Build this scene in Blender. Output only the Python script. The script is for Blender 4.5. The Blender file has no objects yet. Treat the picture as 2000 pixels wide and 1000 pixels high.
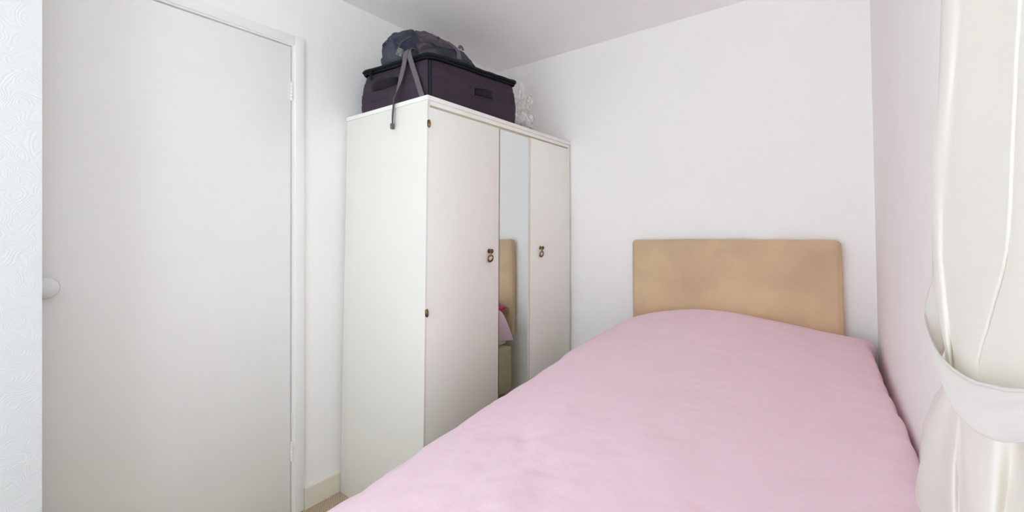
import bpy, bmesh, math, random
import numpy as np
from mathutils import Vector, Matrix, noise

random.seed(7)
S = bpy.context.scene
COL = S.collection

# ------------------------------------------------------------------ camera, world, light, exposure
CAM_H = 1.1805
cd = bpy.data.cameras.new('camera'); cam = bpy.data.objects.new('camera', cd); COL.objects.link(cam)
cd.sensor_fit = 'HORIZONTAL'; cd.sensor_width = 36.0; cd.lens = 36.0 * 841.84 / 2000.0
cd.shift_y = (437.5 - 500.0) / 2000.0
cd.clip_start = 0.02; cd.clip_end = 60
ya, pi_, ro = math.radians(36.518), math.radians(1.0724), math.radians(-0.4799)
fw = Vector((-math.sin(ya) * math.cos(pi_), math.cos(ya) * math.cos(pi_), math.sin(pi_)))
rt = Vector((math.cos(ya), math.sin(ya), 0)); up = rt.cross(fw)
r2 = rt * math.cos(ro) + up * math.sin(ro); u2 = -rt * math.sin(ro) + up * math.cos(ro)
M = Matrix((r2, u2, -fw)).transposed().to_4x4(); M.translation = (0, 0, CAM_H)
cam.matrix_world = M
S.camera = cam

S.view_settings.view_transform = 'Standard'
S.view_settings.look = 'None'
S.view_settings.gamma = 1.0
S.view_settings.use_curve_mapping = False
S.view_settings.exposure = 0.04

w = bpy.data.worlds.new('world'); S.world = w; w.use_nodes = True
nt = w.node_tree; nt.nodes.clear()
wo = nt.nodes.new('ShaderNodeOutputWorld'); bg = nt.nodes.new('ShaderNodeBackground')
# bright overcast sky above the horizon, ground glow added below to lift the ceiling
SKY, GROUND_GLOW = 4.1, 5.5
wt = nt.nodes.new('ShaderNodeTexCoord'); wsep = nt.nodes.new('ShaderNodeSeparateXYZ'); wr = nt.nodes.new('ShaderNodeMapRange')
wr.inputs[1].default_value = -0.08; wr.inputs[2].default_value = 0.08
wm = nt.nodes.new('ShaderNodeMix'); wm.data_type = 'RGBA'
wm.inputs[6].default_value = (GROUND_GLOW*0.82, GROUND_GLOW*0.925, GROUND_GLOW*0.98, 1); wm.inputs[7].default_value = (SKY*0.80, SKY*0.92, SKY*1.04, 1)
nt.links.new(wt.outputs['Generated'], wsep.inputs[0]); nt.links.new(wsep.outputs[2], wr.inputs[0]); nt.links.new(wr.outputs[0], wm.inputs[0])
nt.links.new(wm.outputs[2], bg.inputs['Color']); bg.inputs['Strength'].default_value = 1.0
nt.links.new(bg.outputs[0], wo.inputs[0])

def area(name, loc, rot, sx, sy, power, color):
    l = bpy.data.lights.new(name, 'AREA'); l.shape = 'RECTANGLE'; l.size = sx; l.size_y = sy
    l.energy = power; l.color = color
    o = bpy.data.objects.new(name, l); COL.objects.link(o); o.location = loc; o.rotation_euler = rot
    return o
# daylight through the window beside the curtain (the sky itself lights the rest through this and the added front one)
area('window_daylight', (0.335, 0.24, 1.55), (0, math.radians(90), 0), 1.15, 0.9, 3.0, (0.90, 0.95, 1.0))
S.cycles.max_bounces = 32; S.cycles.diffuse_bounces = 24; S.cycles.transparent_max_bounces = 16

# ------------------------------------------------------------------ helpers
XL, YB, ZC, XR, YF = -1.8437, 2.325, 2.2847, 0.1463, -0.85

def tag(o, label=None, cat=None, group=None, kind=None):
    if label: o['label'] = label
    if cat: o['category'] = cat
    if group: o['group'] = group
    if kind: o['kind'] = kind
    return o

def empty(name, loc, label, cat, group=None):
    o = bpy.data.objects.new(name, None); COL.objects.link(o); o.location = loc
    o.empty_display_size = 0.1
    return tag(o, label, cat, group)

def obj(name, bm, mat, parent=None, smooth=False, auto=None):
    """link a world-space bmesh as one object; under a parent it is kept in place"""
    bmesh.ops.recalc_face_normals(bm, faces=bm.faces)
    me = bpy.data.meshes.new(name); bm.to_mesh(me); bm.free()
    if mat: me.materials.append(mat)
    if smooth:
        for p in me.polygons: p.use_smooth = True
    o = bpy.data.objects.new(name, me); COL.objects.link(o)
    if parent:
        o.parent = parent
        off = Vector((0, 0, 0)); q = parent
        while q: off += q.location; q = q.parent
        me.transform(Matrix.Translation(-off))
    if auto:
        try: me.set_sharp_from_angle(angle=math.radians(auto))
        except Exception: pass
    return o

def bx(bm, a, b, bevel=0.0, seg=2):
    """box from corner a to corner b"""
    t = bmesh.new()
    vs = [t.verts.new((x, y, z)) for x in (a[0], b[0]) for y in (a[1], b[1]) for z in (a[2], b[2])]
    for f in ((0,1,3,2),(4,6,7,5),(0,4,5,1),(2,3,7,6),(0,2,6,4),(1,5,7,3)): t.faces.new([vs[i] for i in f])
    bmesh.ops.recalc_face_normals(t, faces=t.faces)
    if bevel: bmesh.ops.bevel(t, geom=list(t.edges), offset=bevel, segments=seg, profile=0.5, affect='EDGES')
    m = bpy.data.meshes.new('t'); t.to_mesh(m); t.free(); bm.from_mesh(m); bpy.data.meshes.remove(m)
    return bm

def box(name, a, b, mat, parent=None, bevel=0.0, seg=2):
    bm = bmesh.new(); bx(bm, a, b, bevel, seg)
    return obj(name, bm, mat, parent, smooth=bevel > 0, auto=35)

def grid(bm, P, closed=False):
    """skin rows of points"""
    V = [[bm.verts.new(p) for p in row] for row in P]
    n = len(V[0])
    for i in range(len(V) - 1):
        for j in range(n if closed else n - 1):
            k = (j + 1) % n
            try: bm.faces.new((V[i][j], V[i][k], V[i+1][k], V[i+1][j]))
            except ValueError: pass
    return V

def cr(pts, n):
    """Catmull-Rom through pts, n samples per span"""
    pts = [Vector(p) for p in pts]; out = []
    for i in range(len(pts) - 1):
        p0 = pts[i-1] if i else pts[i]*2 - pts[i+1]
        p1, p2 = pts[i], pts[i+1]
        p3 = pts[i+2] if i + 2 < len(pts) else pts[i+1]*2 - pts[i]
        for k in range(n):
            t = k / n
            out.append(0.5*((2*p1) + (-p0+p2)*t + (2*p0-5*p1+4*p2-p3)*t*t + (-p0+3*p1-3*p2+p3)*t**3))
    out.append(pts[-1]); return out

def tube(bm, pts, r, seg=10, cap=True):
    pts = [Vector(p) for p in pts]; rows = []
    rr = r if hasattr(r, '__len__') else [r]*len(pts)
    nrm = None
    for i, p in enumerate(pts):
        d = (pts[min(i+1, len(pts)-1)] - pts[max(i-1, 0)]).normalized()
        if nrm is None:
            nrm = d.orthogonal().normalized()
        nrm = (nrm - d*nrm.dot(d)).normalized(); b = d.cross(nrm)
        rows.append([p + (nrm*math.cos(a) + b*math.sin(a))*rr[i] for a in [2*math.pi*k/seg for k in range(seg)]])
    V = grid(bm, rows, closed=True)
    if cap:
        bm.faces.new(V[0]); bm.faces.new(V[-1])
    return bm

def lathe(bm, prof, origin, axis, seg=24):
    """prof: (radius, height along axis)"""
    axis = Vector(axis).normalized(); n = axis.orthogonal().normalized(); b = axis.cross(n); o = Vector(origin)
    rows = [[o + axis*h + (n*math.cos(a) + b*math.sin(a))*max(r, 1e-4) for a in [2*math.pi*k/seg for k in range(seg)]] for r, h in prof]
    V = grid(bm, rows, closed=True); bm.faces.new(V[0]); bm.faces.new(V[-1])
    return bm

def ribbon(bm, pts, width, normal, thick=0.0015):
    """flat webbing through pts; width vector from normal x direction"""
    pts = [Vector(p) for p in pts]; rows = []
    for i, p in enumerate(pts):
        d = (pts[min(i+1, len(pts)-1)] - pts[max(i-1, 0)]).normalized()
        nn = Vector(normal[i] if isinstance(normal, list) else normal); nn = (nn - d*nn.dot(d)).normalized()
        s = d.cross(nn); wd = (width[i] if hasattr(width, '__len__') else width)/2
        rows.append([p + s*wd + nn*thick/2, p - s*wd + nn*thick/2, p - s*wd - nn*thick/2, p + s*wd - nn*thick/2])
    V = grid(bm, rows, closed=True); bm.faces.new(V[0]); bm.faces.new(V[-1])
    return bm

def fbm(x, y, z, s=1.0, o=3):
    return noise.fractal(Vector((x*s, y*s, z*s)), 1.0, 2.0, o)

# ------------------------------------------------------------------ materials
def lin(c):
    return tuple((v/255/12.92 if v/255 <= 0.04045 else ((v/255 + 0.055)/1.055)**2.4) for v in c)

def mat(name, rgb, rough=0.6, var=0.0, vscale=8.0, bump=0.0, bscale=200.0, metal=0.0, spec=0.5, sheen=0.0, rgb2=None,
        transl=0.0, bdetail=2.0, btype='noise', bdist=0.001, coord='Object'):
    m = bpy.data.materials.new(name); m.use_nodes = True; t = m.node_tree; t.nodes.clear(); N = t.nodes.new; L = t.links.new
    out = N('ShaderNodeOutputMaterial'); P = N('ShaderNodeBsdfPrincipled'); tc = N('ShaderNodeTexCoord')
    c1 = (*lin(rgb), 1)
    c2 = (*lin(rgb2), 1) if rgb2 else tuple(v*(1 - var) for v in c1[:3]) + (1,)
    nz = N('ShaderNodeTexNoise'); nz.inputs['Scale'].default_value = vscale; nz.inputs['Detail'].default_value = 3
    mx = N('ShaderNodeMix'); mx.data_type = 'RGBA'; mx.inputs[6].default_value = c1; mx.inputs[7].default_value = c2
    rmp = N('ShaderNodeMapRange'); rmp.inputs[1].default_value = 0.35; rmp.inputs[2].default_value = 0.68
    L(tc.outputs[coord], nz.inputs['Vector']); L(nz.outputs[0], rmp.inputs[0]); L(rmp.outputs[0], mx.inputs[0]); L(mx.outputs[2], P.inputs['Base Color'])
    P.inputs['Roughness'].default_value = rough; P.inputs['Metallic'].default_value = metal
    P.inputs['Specular IOR Level'].default_value = spec
    if sheen:
        P.inputs['Sheen Weight'].default_value = sheen; P.inputs['Sheen Roughness'].default_value = 0.5
    if bump:
        bp = N('ShaderNodeBump'); bp.inputs['Strength'].default_value = bump; bp.inputs['Distance'].default_value = bdist
        if btype == 'noise':
            b = N('ShaderNodeTexNoise'); b.inputs['Scale'].default_value = bscale; b.inputs['Detail'].default_value = bdetail; h = b.outputs[0]
            L(tc.outputs[coord], b.inputs['Vector'])
        elif btype == 'swirl':
            b = N('ShaderNodeTexNoise'); b.inputs['Scale'].default_value = 15; b.inputs['Detail'].default_value = 1.0
            L(tc.outputs[coord], b.inputs['Vector'])
            wv = N('ShaderNodeMath'); wv.operation = 'MULTIPLY'; wv.inputs[1].default_value = bscale; L(b.outputs[0], wv.inputs[0])
            sn = N('ShaderNodeMath'); sn.operation = 'SINE'; L(wv.outputs[0], sn.inputs[0])
            b2 = N('ShaderNodeTexNoise'); b2.inputs['Scale'].default_value = 160; L(tc.outputs[coord], b2.inputs['Vector'])
            ad = N('ShaderNodeMath'); ad.operation = 'ADD'; L(sn.outputs[0], ad.inputs[0]); L(b2.outputs[0], ad.inputs[1]); h = ad.outputs[0]
        elif btype == 'weave':
            mp = N('ShaderNodeMapping'); mp.inputs['Rotation'].default_value = (0, 0, 0.6); L(tc.outputs[coord], mp.inputs[0])
            wa = N('ShaderNodeTexWave'); wa.inputs['Scale'].default_value = bscale; wa.bands_direction = 'X'; L(mp.outputs[0], wa.inputs[0])
            wb = N('ShaderNodeTexWave'); wb.inputs['Scale'].default_value = bscale; wb.bands_direction = 'Y'; L(mp.outputs[0], wb.inputs[0])
            ad = N('ShaderNodeMath'); ad.operation = 'MULTIPLY'; L(wa.outputs['Fac'], ad.inputs[0]); L(wb.outputs['Fac'], ad.inputs[1]); h = ad.outputs[0]
            L(h, mx.inputs[0])
        L(h, bp.inputs['Height']); L(bp.outputs[0], P.inputs['Normal'])
    if transl:
        T = N('ShaderNodeBsdfTranslucent'); T.inputs[0].default_value = c1
        ms = N('ShaderNodeMixShader'); ms.inputs[0].default_value = transl
        L(P.outputs[0], ms.inputs[1]); L(T.outputs[0], ms.inputs[2]); L(ms.outputs[0], out.inputs[0])
    else:
        L(P.outputs[0], out.inputs[0])
    m.diffuse_color = c1
    return m

M_ = {
 'wall': mat('white_wall_paint', (247,246,245), 0.9, 0.02, 3, 0.55, 130, spec=0.2, bdist=0.0012),
 'wallr': mat('white_stipple_wall_paint', (245,241,239), 0.9, 0.02, 4, 0.5, 170, spec=0.2, bdist=0.0015),
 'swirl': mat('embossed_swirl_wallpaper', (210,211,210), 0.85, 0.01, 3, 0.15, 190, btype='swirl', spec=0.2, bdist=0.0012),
 'ceil': mat('white_ceiling_paint', (248,246,245), 0.95, 0.02, 3, 0.35, 60, spec=0.1, bdist=0.0015),
 'gloss': mat('white_gloss_paint', (243,243,241), 0.32, 0.02, 2.5, 0.08, 25, spec=0.35, bdist=0.0008),
 'cream_trim': mat('cream_gloss_skirting', (230,224,209), 0.4, 0.03, 6, 0.05, 30),
 'carpet': mat('beige_loop_carpet', (212,194,168), 0.95, rgb2=(140,118,94), bump=1.0, bscale=42, btype='weave', bdist=0.004, spec=0.1),
 'ward': mat('white_laminate', (244,244,238), 0.35, 0.01, 2, spec=0.4),
 'wside': mat('off_white_side_laminate', (234,231,223), 0.4, 0.015, 2, spec=0.35),
 'edge': mat('white_edging', (240,239,235), 0.35, spec=0.4),
 'groove': mat('beige_recess_board', (196,188,164), 0.6),
 'dark': mat('dark_strut_and_shade', (50,46,42), 0.8),  # headboard struts, and the shade line painted beside the mirror
 'suede': mat('beige_faux_suede', (219,193,156), 0.95, vscale=4.0, rgb2=(196,170,140), bump=0.3, bscale=450, sheen=0.25, spec=0.1, bdist=0.0008),
 'divan': mat('beige_divan_damask', (196,188,160), 0.9, 0.08, 30, 0.4, 160, spec=0.15),
 'mattress': mat('cream_mattress_ticking', (230,224,212), 0.9, 0.04, 20),
 'pink': mat('pink_cotton', (237,208,219), 0.88, 0.03, 5, 0.3, 30, sheen=0.1, spec=0.15, bdetail=6, bdist=0.004),
 'hotpink': mat('hot_pink_cotton', (214,60,120), 0.85, 0.05, 12),
 'curtain': mat('cream_white_lined_curtain', (238,234,226), 0.8, 0.02, 6, 0.15, 300, sheen=0.1, spec=0.15, transl=0.10, bdist=0.0006),
 'tie': mat('white_tieback_cloth', (240,237,231), 0.75, 0.02, 8, 0.1, 260, sheen=0.2, spec=0.3, transl=0.15, bdist=0.0005),
 'brass': mat('aged_brass', (150,118,72), 0.32, 0.25, 60, metal=1.0, rgb2=(84,64,42)),
 'castor': mat('grey_castor_metal', (165,165,165), 0.3, metal=1.0),
 'case': mat('aubergine_suitcase_fabric', (67,57,67), 0.8, 0.12, 14, 0.4, 900, spec=0.12),
 'casepipe': mat('black_suitcase_piping', (20,23,26), 0.7, 0.2, 20, 0.3, 600, spec=0.2),
 'caseblack': mat('black_rubber_handle', (24,21,27), 0.6, 0.1, 20, spec=0.2),
 'pack': mat('slate_grey_backpack_nylon', (76,77,88), 0.8, vscale=7, rgb2=(52,53,65), bump=0.5, bscale=500, spec=0.15),
 'packbrown': mat('brown_grey_backpack_panel', (84,76,82), 0.8, vscale=14, rgb2=(64,58,64), bump=0.5, bscale=500),
 'packblue': mat('navy_backpack_lining', (34,38,64), 0.7, 0.2, 12),
 'web': mat('grey_webbing', (104,98,104), 0.8, 0.1, 40, 0.5, 1200),
 'buckle': mat('grey_plastic_buckle', (104,106,106), 0.4, 0.1, 30),
 'knobw': mat('white_china_knob', (228,231,232), 0.12, spec=0.6),
 'bagdark': mat('dark_grey_bundle', (96,98,98), 0.8, 0.3, 30),
 'frame': mat('white_window_frame', (238,238,238), 0.35),
}

def mirror_mat():
    m = bpy.data.materials.new('silvered_mirror'); m.use_nodes = True
    P = m.node_tree.nodes['Principled BSDF']; P.inputs['Base Color'].default_value = (0.80, 0.84, 0.83, 1)
    P.inputs['Metallic'].default_value = 1; P.inputs['Roughness'].default_value = 0.015
    return m
def film_mat(name, col, a, rough=0.15):
    """thin clear film: mostly see-through with a glossy and a milky part"""
    m = bpy.data.materials.new(name); m.use_nodes = True; t = m.node_tree; t.nodes.clear(); N = t.nodes.new; L = t.links.new
    out = N('ShaderNodeOutputMaterial'); T = N('ShaderNodeBsdfTransparent'); P = N('ShaderNodeBsdfPrincipled')
    P.inputs['Base Color'].default_value = (*col, 1); P.inputs['Roughness'].default_value = rough
    tc = N('ShaderNodeTexCoord'); nz = N('ShaderNodeTexNoise'); nz.inputs['Scale'].default_value = 25; L(tc.outputs['Object'], nz.inputs['Vector'])
    mr = N('ShaderNodeMapRange'); mr.inputs[1].default_value = 0.3; mr.inputs[2].default_value = 0.7
    mr.inputs[3].default_value = a*0.5; mr.inputs[4].default_value = min(1, a*1.5); L(nz.outputs[0], mr.inputs[0])
    ms = N('ShaderNodeMixShader'); L(mr.outputs[0], ms.inputs[0]); L(T.outputs[0], ms.inputs[1]); L(P.outputs[0], ms.inputs[2]); L(ms.outputs[0], out.inputs[0])
    return m
M_['mirror'] = mirror_mat()
M_['film'] = film_mat('clear_plastic_film', (0.85, 0.84, 0.82), 0.45)
M_['glass'] = film_mat('window_glass', (0.9, 0.95, 0.97), 0.06, 0.02)

# ------------------------------------------------------------------ room shell
def st(name, a, b, m, bevel=0.0, parent=None):
    o = box(name, a, b, m, parent, bevel)
    if not parent: tag(o, kind='structure')
    return o
T = 0.12
st('floor', (XL - T, YF - T, -0.1), (XR + 0.3, YB + T, 0), M_['carpet'])
st('ceiling', (XL - T, YF - T, ZC), (XR + 0.3, YB + T, ZC + 0.1), M_['ceil'])
st('wall_back', (XL - T, YB, 0), (XR + 0.3, YB + T, ZC), M_['wall'])

def wall_with_hole(name, axis, c0, c1, u0, u1, hu0, hu1, hz0, hz1, m):
    """wall slab between c0 and c1 on axis, spanning u0..u1, with one rectangular opening"""
    bm = bmesh.new()
    def b(ua, ub, za, zb):
        if ub - ua < 1e-5 or zb - za < 1e-5: return
        if axis == 'x': bx(bm, (c0, ua, za), (c1, ub, zb))
        else: bx(bm, (ua, c0, za), (ub, c1, zb))
    b(u0, hu0, 0, ZC); b(hu1, u1, 0, ZC); b(hu0, hu1, 0, hz0); b(hu0, hu1, hz1, ZC)
    o = obj(name, bm, m); tag(o, kind='structure'); return o
DY0, DY1, DZ = 0.145, 0.9105, 1.9802
wall_with_hole('wall_left', 'x', XL - T, XL, YF - T, YB, DY0 - 0.004, DY1 + 0.006, 0, DZ + 0.005, M_['wall'])
wall_with_hole('wall_right', 'x', XR, XR + 0.3, YF - T, YB, -0.25, 0.72, 0.98, 2.12, M_['wallr'])
wall_with_hole('wall_front', 'y', YF - T, YF, XL, XR, -1.42, 0.02, 0.35, 2.15, M_['wall'])
# wall that projects in front of the door's latch side, papered with an embossed swirl
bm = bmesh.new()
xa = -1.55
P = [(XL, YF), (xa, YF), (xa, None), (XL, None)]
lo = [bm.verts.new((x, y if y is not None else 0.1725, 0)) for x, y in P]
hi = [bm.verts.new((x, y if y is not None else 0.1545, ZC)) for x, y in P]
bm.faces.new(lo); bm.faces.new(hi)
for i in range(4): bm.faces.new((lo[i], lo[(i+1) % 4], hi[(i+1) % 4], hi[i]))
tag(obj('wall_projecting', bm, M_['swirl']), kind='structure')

def skirting(name, a, b, n):
    """moulded baseboard from a to b with inward normal n"""
    prof = [(0, 0), (0.016, 0), (0.016, 0.086), (0.013, 0.090), (0.006, 0.092), (0, 0.092)]
    bm = bmesh.new(); rows = [[(p[0] + n[0]*d, p[1] + n[1]*d, z) for d, z in prof] for p in (a, b)]
    V = grid(bm, rows, closed=True); bm.faces.new(V[0]); bm.faces.new(V[1])
    tag(obj(name, bm, M_['cream_trim']), kind='structure')
skirting('baseboard_left', (XL, 0.966), (XL, YB), (1, 0))
skirting('baseboard_back', (XL + 0.016, YB), (XR - 0.016, YB), (0, -1))
skirting('baseboard_right', (XR, YF), (XR, YB), (-1, 0))
skirting('baseboard_front', (xa, YF), (XR - 0.016, YF), (0, 1))
skirting('baseboard_projecting', (xa, YF + 0.016), (xa, 0.172), (1, 0))

# door: leaf, hinges, knob; lining and architrave round it
door = bpy.data.objects.new('door_1', None); COL.objects.link(door); door.location = (XL, DY0, 0)
tag(door, 'plain white gloss painted flush door left of the wardrobe', kind='structure')
box('door_leaf', (XL - 0.036, DY0, 0.006), (XL + 0.001, DY1, DZ), M_['gloss'], door, 0.0012)
for i, (zb, zt, y) in enumerate(((1.748, 1.824, DY1 + 0.002), (0.226, 0.300, DY1 + 0.004))):
    bm = bmesh.new()
    n = 5; hh = (zt - zb)/n
    for k in range(n):
        za = zb + k*hh
        lathe(bm, [(0.0052, za + 0.0007), (0.0062, za + 0.002), (0.0062, za + hh - 0.002), (0.0052, za + hh - 0.0007)], (XL + 0.005, y, 0), (0, 0, 1), 14)
    lathe(bm, [(0.002, zt), (0.0045, zt + 0.001), (0.0045, zt + 0.004), (0.001, zt + 0.007)], (XL + 0.005, y, 0), (0, 0, 1), 12)
    obj('hinge', bm, M_['gloss'], door, True, 40)
bm = bmesh.new()
lathe(bm, [(0.027, 0), (0.029, 0.002), (0.027, 0.006), (0.014, 0.009), (0.011, 0.016), (0.012, 0.022), (0.022, 0.029), (0.029, 0.037), (0.0305, 0.046),
           (0.028, 0.055), (0.020, 0.062), (0.009, 0.065), (0.0, 0.0655)], (XL + 0.001, 0.196, 1.032), (1, 0, 0), 36)
kn = obj('door_handle', bm, M_['knobw'], door, True)
kn['label'] = 'round white china door knob'

bm = bmesh.new()          # architrave (flat board with eased edge) both legs and head
for a, b in (((XL, DY1 + 0.0135, 0), (XL + 0.013, 0.9643, 2.0279)), ((XL, DY0 - 0.05, 0), (XL + 0.013, DY0 - 0.008, 2.0279)), ((XL, DY0 - 0.05, DZ + 0.010), (XL + 0.013, DY1 + 0.0135, 2.0279))):
    bx(bm, a, b, 0.003)
tag(obj('trim_1', bm, M_['gloss'], None, True, 35), kind='structure')
bm = bmesh.new()          # lining: jambs and head with a stop behind the leaf
bx(bm, (XL - T, DY1 + 0.0052, 0), (XL + 0.006, DY1 + 0.0135, DZ + 0.010)); bx(bm, (XL - T, DY0 - 0.012, 0), (XL + 0.006, DY0 - 0.004, DZ + 0.010))
bx(bm, (XL - T, DY0 - 0.004, DZ + 0.004), (XL + 0.006, DY1 + 0.0052, DZ + 0.010))
bx(bm, (XL - T, DY1 - 0.01, 0), (XL - 0.040, DY1 + 0.0052, DZ + 0.004)); bx(bm, (XL - T, DY0, DZ - 0.012), (XL - 0.040, DY1, DZ + 0.004))
tag(obj('trim_2', bm, M_['gloss']), kind='structure')

# windows (the right one beside the curtain, the front one added unseen for fill)
def window(name, axis, c, u0, u1, z0, z1, label):
    o = bpy.data.objects.new(name, None); COL.objects.link(o)
    o.location = (c, u0, z0) if axis == 'x' else (u0, c, z0); tag(o, label, kind='structure')
    def fb(bm, ua, ub, za, zb, d=0.05):
        if axis == 'x': bx(bm, (c, ua, za), (c + d, ub, zb), 0.003)
        else: bx(bm, (ua, c - d, za), (ub, c, zb), 0.003)
    bm = bmesh.new(); f = 0.055
    fb(bm, u0, u1, z0, z0 + f); fb(bm, u0, u1, z1 - f, z1); fb(bm, u0, u0 + f, z0 + f, z1 - f); fb(bm, u1 - f, u1, z0 + f, z1 - f)
    um = (u0 + u1)/2; fb(bm, um - 0.03, um + 0.03, z0 + f, z1 - f)
    obj('window_frame', bm, M_['frame'], o, True, 35)
    for a, b in ((u0 + f, um - 0.03), (um + 0.03, u1 - f)):
        bm = bmesh.new()
        if axis == 'x': bx(bm, (c + 0.02, a, z0 + f), (c + 0.024, b, z1 - f))
        else: bx(bm, (a, c - 0.024, z0 + f), (b, c - 0.02, z1 - f))
        obj('window_pane', bm, M_['glass'], o)
    return o
W1 = window('window_1', 'x', XR + 0.12, -0.25, 0.72, 0.98, 2.12, 'white framed window with two panes in the right wall')
box('window_sill', (XR + 0.0, -0.24, 0.981), (XR + 0.119, 0.71, 1.0), M_['gloss'], W1, 0.004)
window('fill_window', 'y', YF - 0.05, -1.42, 0.02, 0.35, 2.15, 'added unseen window behind the camera that lets in fill light')

# ------------------------------------------------------------------ wardrobe (slightly racked towards the back wall)
WX, WB = -1.2727, -1.822
WY0, WY1, WZ = 1.1270, 2.2780, 1.7250
RACK = 0.0215
ward = empty('wardrobe', (-1.55, 1.70, 0), 'tall white wardrobe with two doors and a narrow mirror between them', 'wardrobe')
def rk(bm):
    for v in bm.verts: v.co.y += RACK*v.co.z
    return bm
def wpart(name, boxes, m, parent=ward, bevel=0.0008, label=None):
    bm = bmesh.new()
    for a, b in boxes: bx(bm, a, b, bevel)
    o = obj(name, rk(bm), m, parent, True, 35)
    if label: o['label'] = label
    return o
tk = 0.016
ZS = 1.7065
wpart('side_panel', [((WB, WY0, 0), (WX - 0.0006, WY0 + tk, ZS))], M_['wside'])
wpart('side_panel', [((WB, WY1 - tk, 0), (WX - 0.0006, WY1, ZS))], M_['wside'])
wpart('edge_strip', [((WX - 0.0006, WY0, 0), (WX + 0.0006, WY0 + 0.0075, ZS))], M_['edge'])
wpart('edge_strip', [((WX - 0.0006, WY1 - tk, 0), (WX + 0.0006, WY1, ZS))], M_['edge'])
wpart('top_board', [((WB, WY0 - 0.004, ZS + 0.0005), (WX + 0.006, WY1 + 0.004, WZ))], M_['edge'], bevel=0.0015)
wpart('top_rail', [((WX - 0.018, WY0 + tk, 1.6895), (WX, WY1 - tk, ZS))], M_['ward'])
wpart('recess_strip', [((WX - 0.03, WY0 + tk, 1.664), (WX - 0.0075, WY1 - tk, 1.6894))], M_['groove'])
wpart('back_panel', [((WB, WY0 + tk, 0.06), (WB + 0.004, WY1 - tk, ZS))], M_['wside'])
wpart('bottom_board', [((WB + 0.004, WY0 + tk, 0.06), (WX - 0.02, WY1 - tk, 0.075))], M_['wside'])
wpart('plinth', [((WX - 0.03, WY0 + tk, 0), (WX - 0.014, WY1 - tk, 0.06))], M_['ward'])
DT = 1.6795
D1 = (WY0 + 0.0085, 1.5855); MI = (1.5885, 1.8390); D2 = (1.8585, WY1 - 0.0175)
def ring_pull(parent, y, z):
    y = y + RACK*z
    bm = bmesh.new()
    lathe(bm, [(0.0085, 0), (0.0105, 0.001), (0.010, 0.003), (0.006, 0.004), (0.0035, 0.007), (0.0035, 0.011), (0.0075, 0.013), (0.0095, 0.017), (0.009, 0.021), (0.005, 0.0245), (0, 0.0255)],
          (WX, y, z + 0.014), (1, 0, 0), 20)
    # ear that carries the ring
    tube(bm, [(WX + 0.012, y, z + 0.006), (WX + 0.013, y, z + 0.000), (WX + 0.012, y, z - 0.005)], [0.0035, 0.0045, 0.003], 10)
    h = obj('handle', bm, M_['brass'], parent, True, 50); h['label'] = 'aged brass drop pull'
    bm = bmesh.new(); pts = []; rad = []
    for k in range(25):
        a = math.radians(90 + 360*k/24)
        r = 0.0165 + 0.0015*math.cos(2*a)
        yy = y + math.cos(a)*r*0.95; zz = z - 0.0185 + math.sin(a)*r
        if abs(math.sin(a) - 1) < 0.2: zz -= 0.004
        pts.append((WX + 0.010 + 0.003*math.sin(a), yy, zz)); rad.append(0.0027 + 0.0022*max(0, -math.sin(a)))
    tube(bm, pts, rad, 10, cap=False)
    obj('ring', bm, M_['brass'], h, True)
for k, (d, hy) in enumerate(((D1, 1.5145), (D2, 1.9500))):
    dd = wpart('door', [((WX - 0.016, d[0], 0.062), (WX, d[1], DT))], M_['ward'], bevel=0.0012)
    wpart('door_edging', [((WX - 0.0155, d[1] + 0.0002, 0.063), (WX + 0.0003, d[1] + 0.0018, DT - 0.001))], M_['cream_trim'], dd, 0.0003)
    ring_pull(dd, hy, 1.080)
    for z in ((1.612, 0.868, 0.14) if k == 0 else ()):
        y = (d[0] - 0.001 if k == 0 else d[1] + 0.003) + RACK*z
        bm = bmesh.new()
        lathe(bm, [(0.002, -0.0155), (0.0042, -0.0135), (0.0058, -0.006), (0.006, -0.0008), (0.0042, -0.0004), (0.0042, 0.0004), (0.006, 0.0008), (0.0058, 0.006), (0.0042, 0.0135), (0.002, 0.0155)],
              (WX + 0.004, y, z), (0, 0, 1), 16)
        bx(bm, (WX - 0.001, y - 0.0065, z - 0.0135), (WX + 0.0012, y + 0.0065, z + 0.0135))
        h = obj('hinge', bm, M_['brass'], dd, True, 40); h['label'] = 'small brass butt hinge'
mp = wpart('mirror_panel', [((WX - 0.02, MI[0] - 0.002, 0.062), (WX - 0.006, D2[0] - 0.0035, DT))], M_['ward'])
wpart('mirror', [((WX - 0.0058, MI[0], 0.07), (WX - 0.0030, MI[1], DT - 0.004))], M_['mirror'], mp, 0.0, 'narrow full height mirror')
wpart('mirror_shade_strip', [((WX - 0.0028, MI[0] + 0.0002, 0.07), (WX - 0.0012, MI[0] + 0.0052, DT - 0.003))], M_['dark'], mp, 0.0)  # dark strip standing in for the door edge's shadow on the mirror
wpart('beading', [((WX - 0.006, MI[1] + 0.001, 0.063), (WX - 0.0005, MI[1] + 0.0085, DT)), ((WX - 0.006, MI[1] + 0.0095, 0.063), (WX - 0.0015, D2[0] - 0.004, DT))], M_['cream_trim'], mp, 0.0012)

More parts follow.
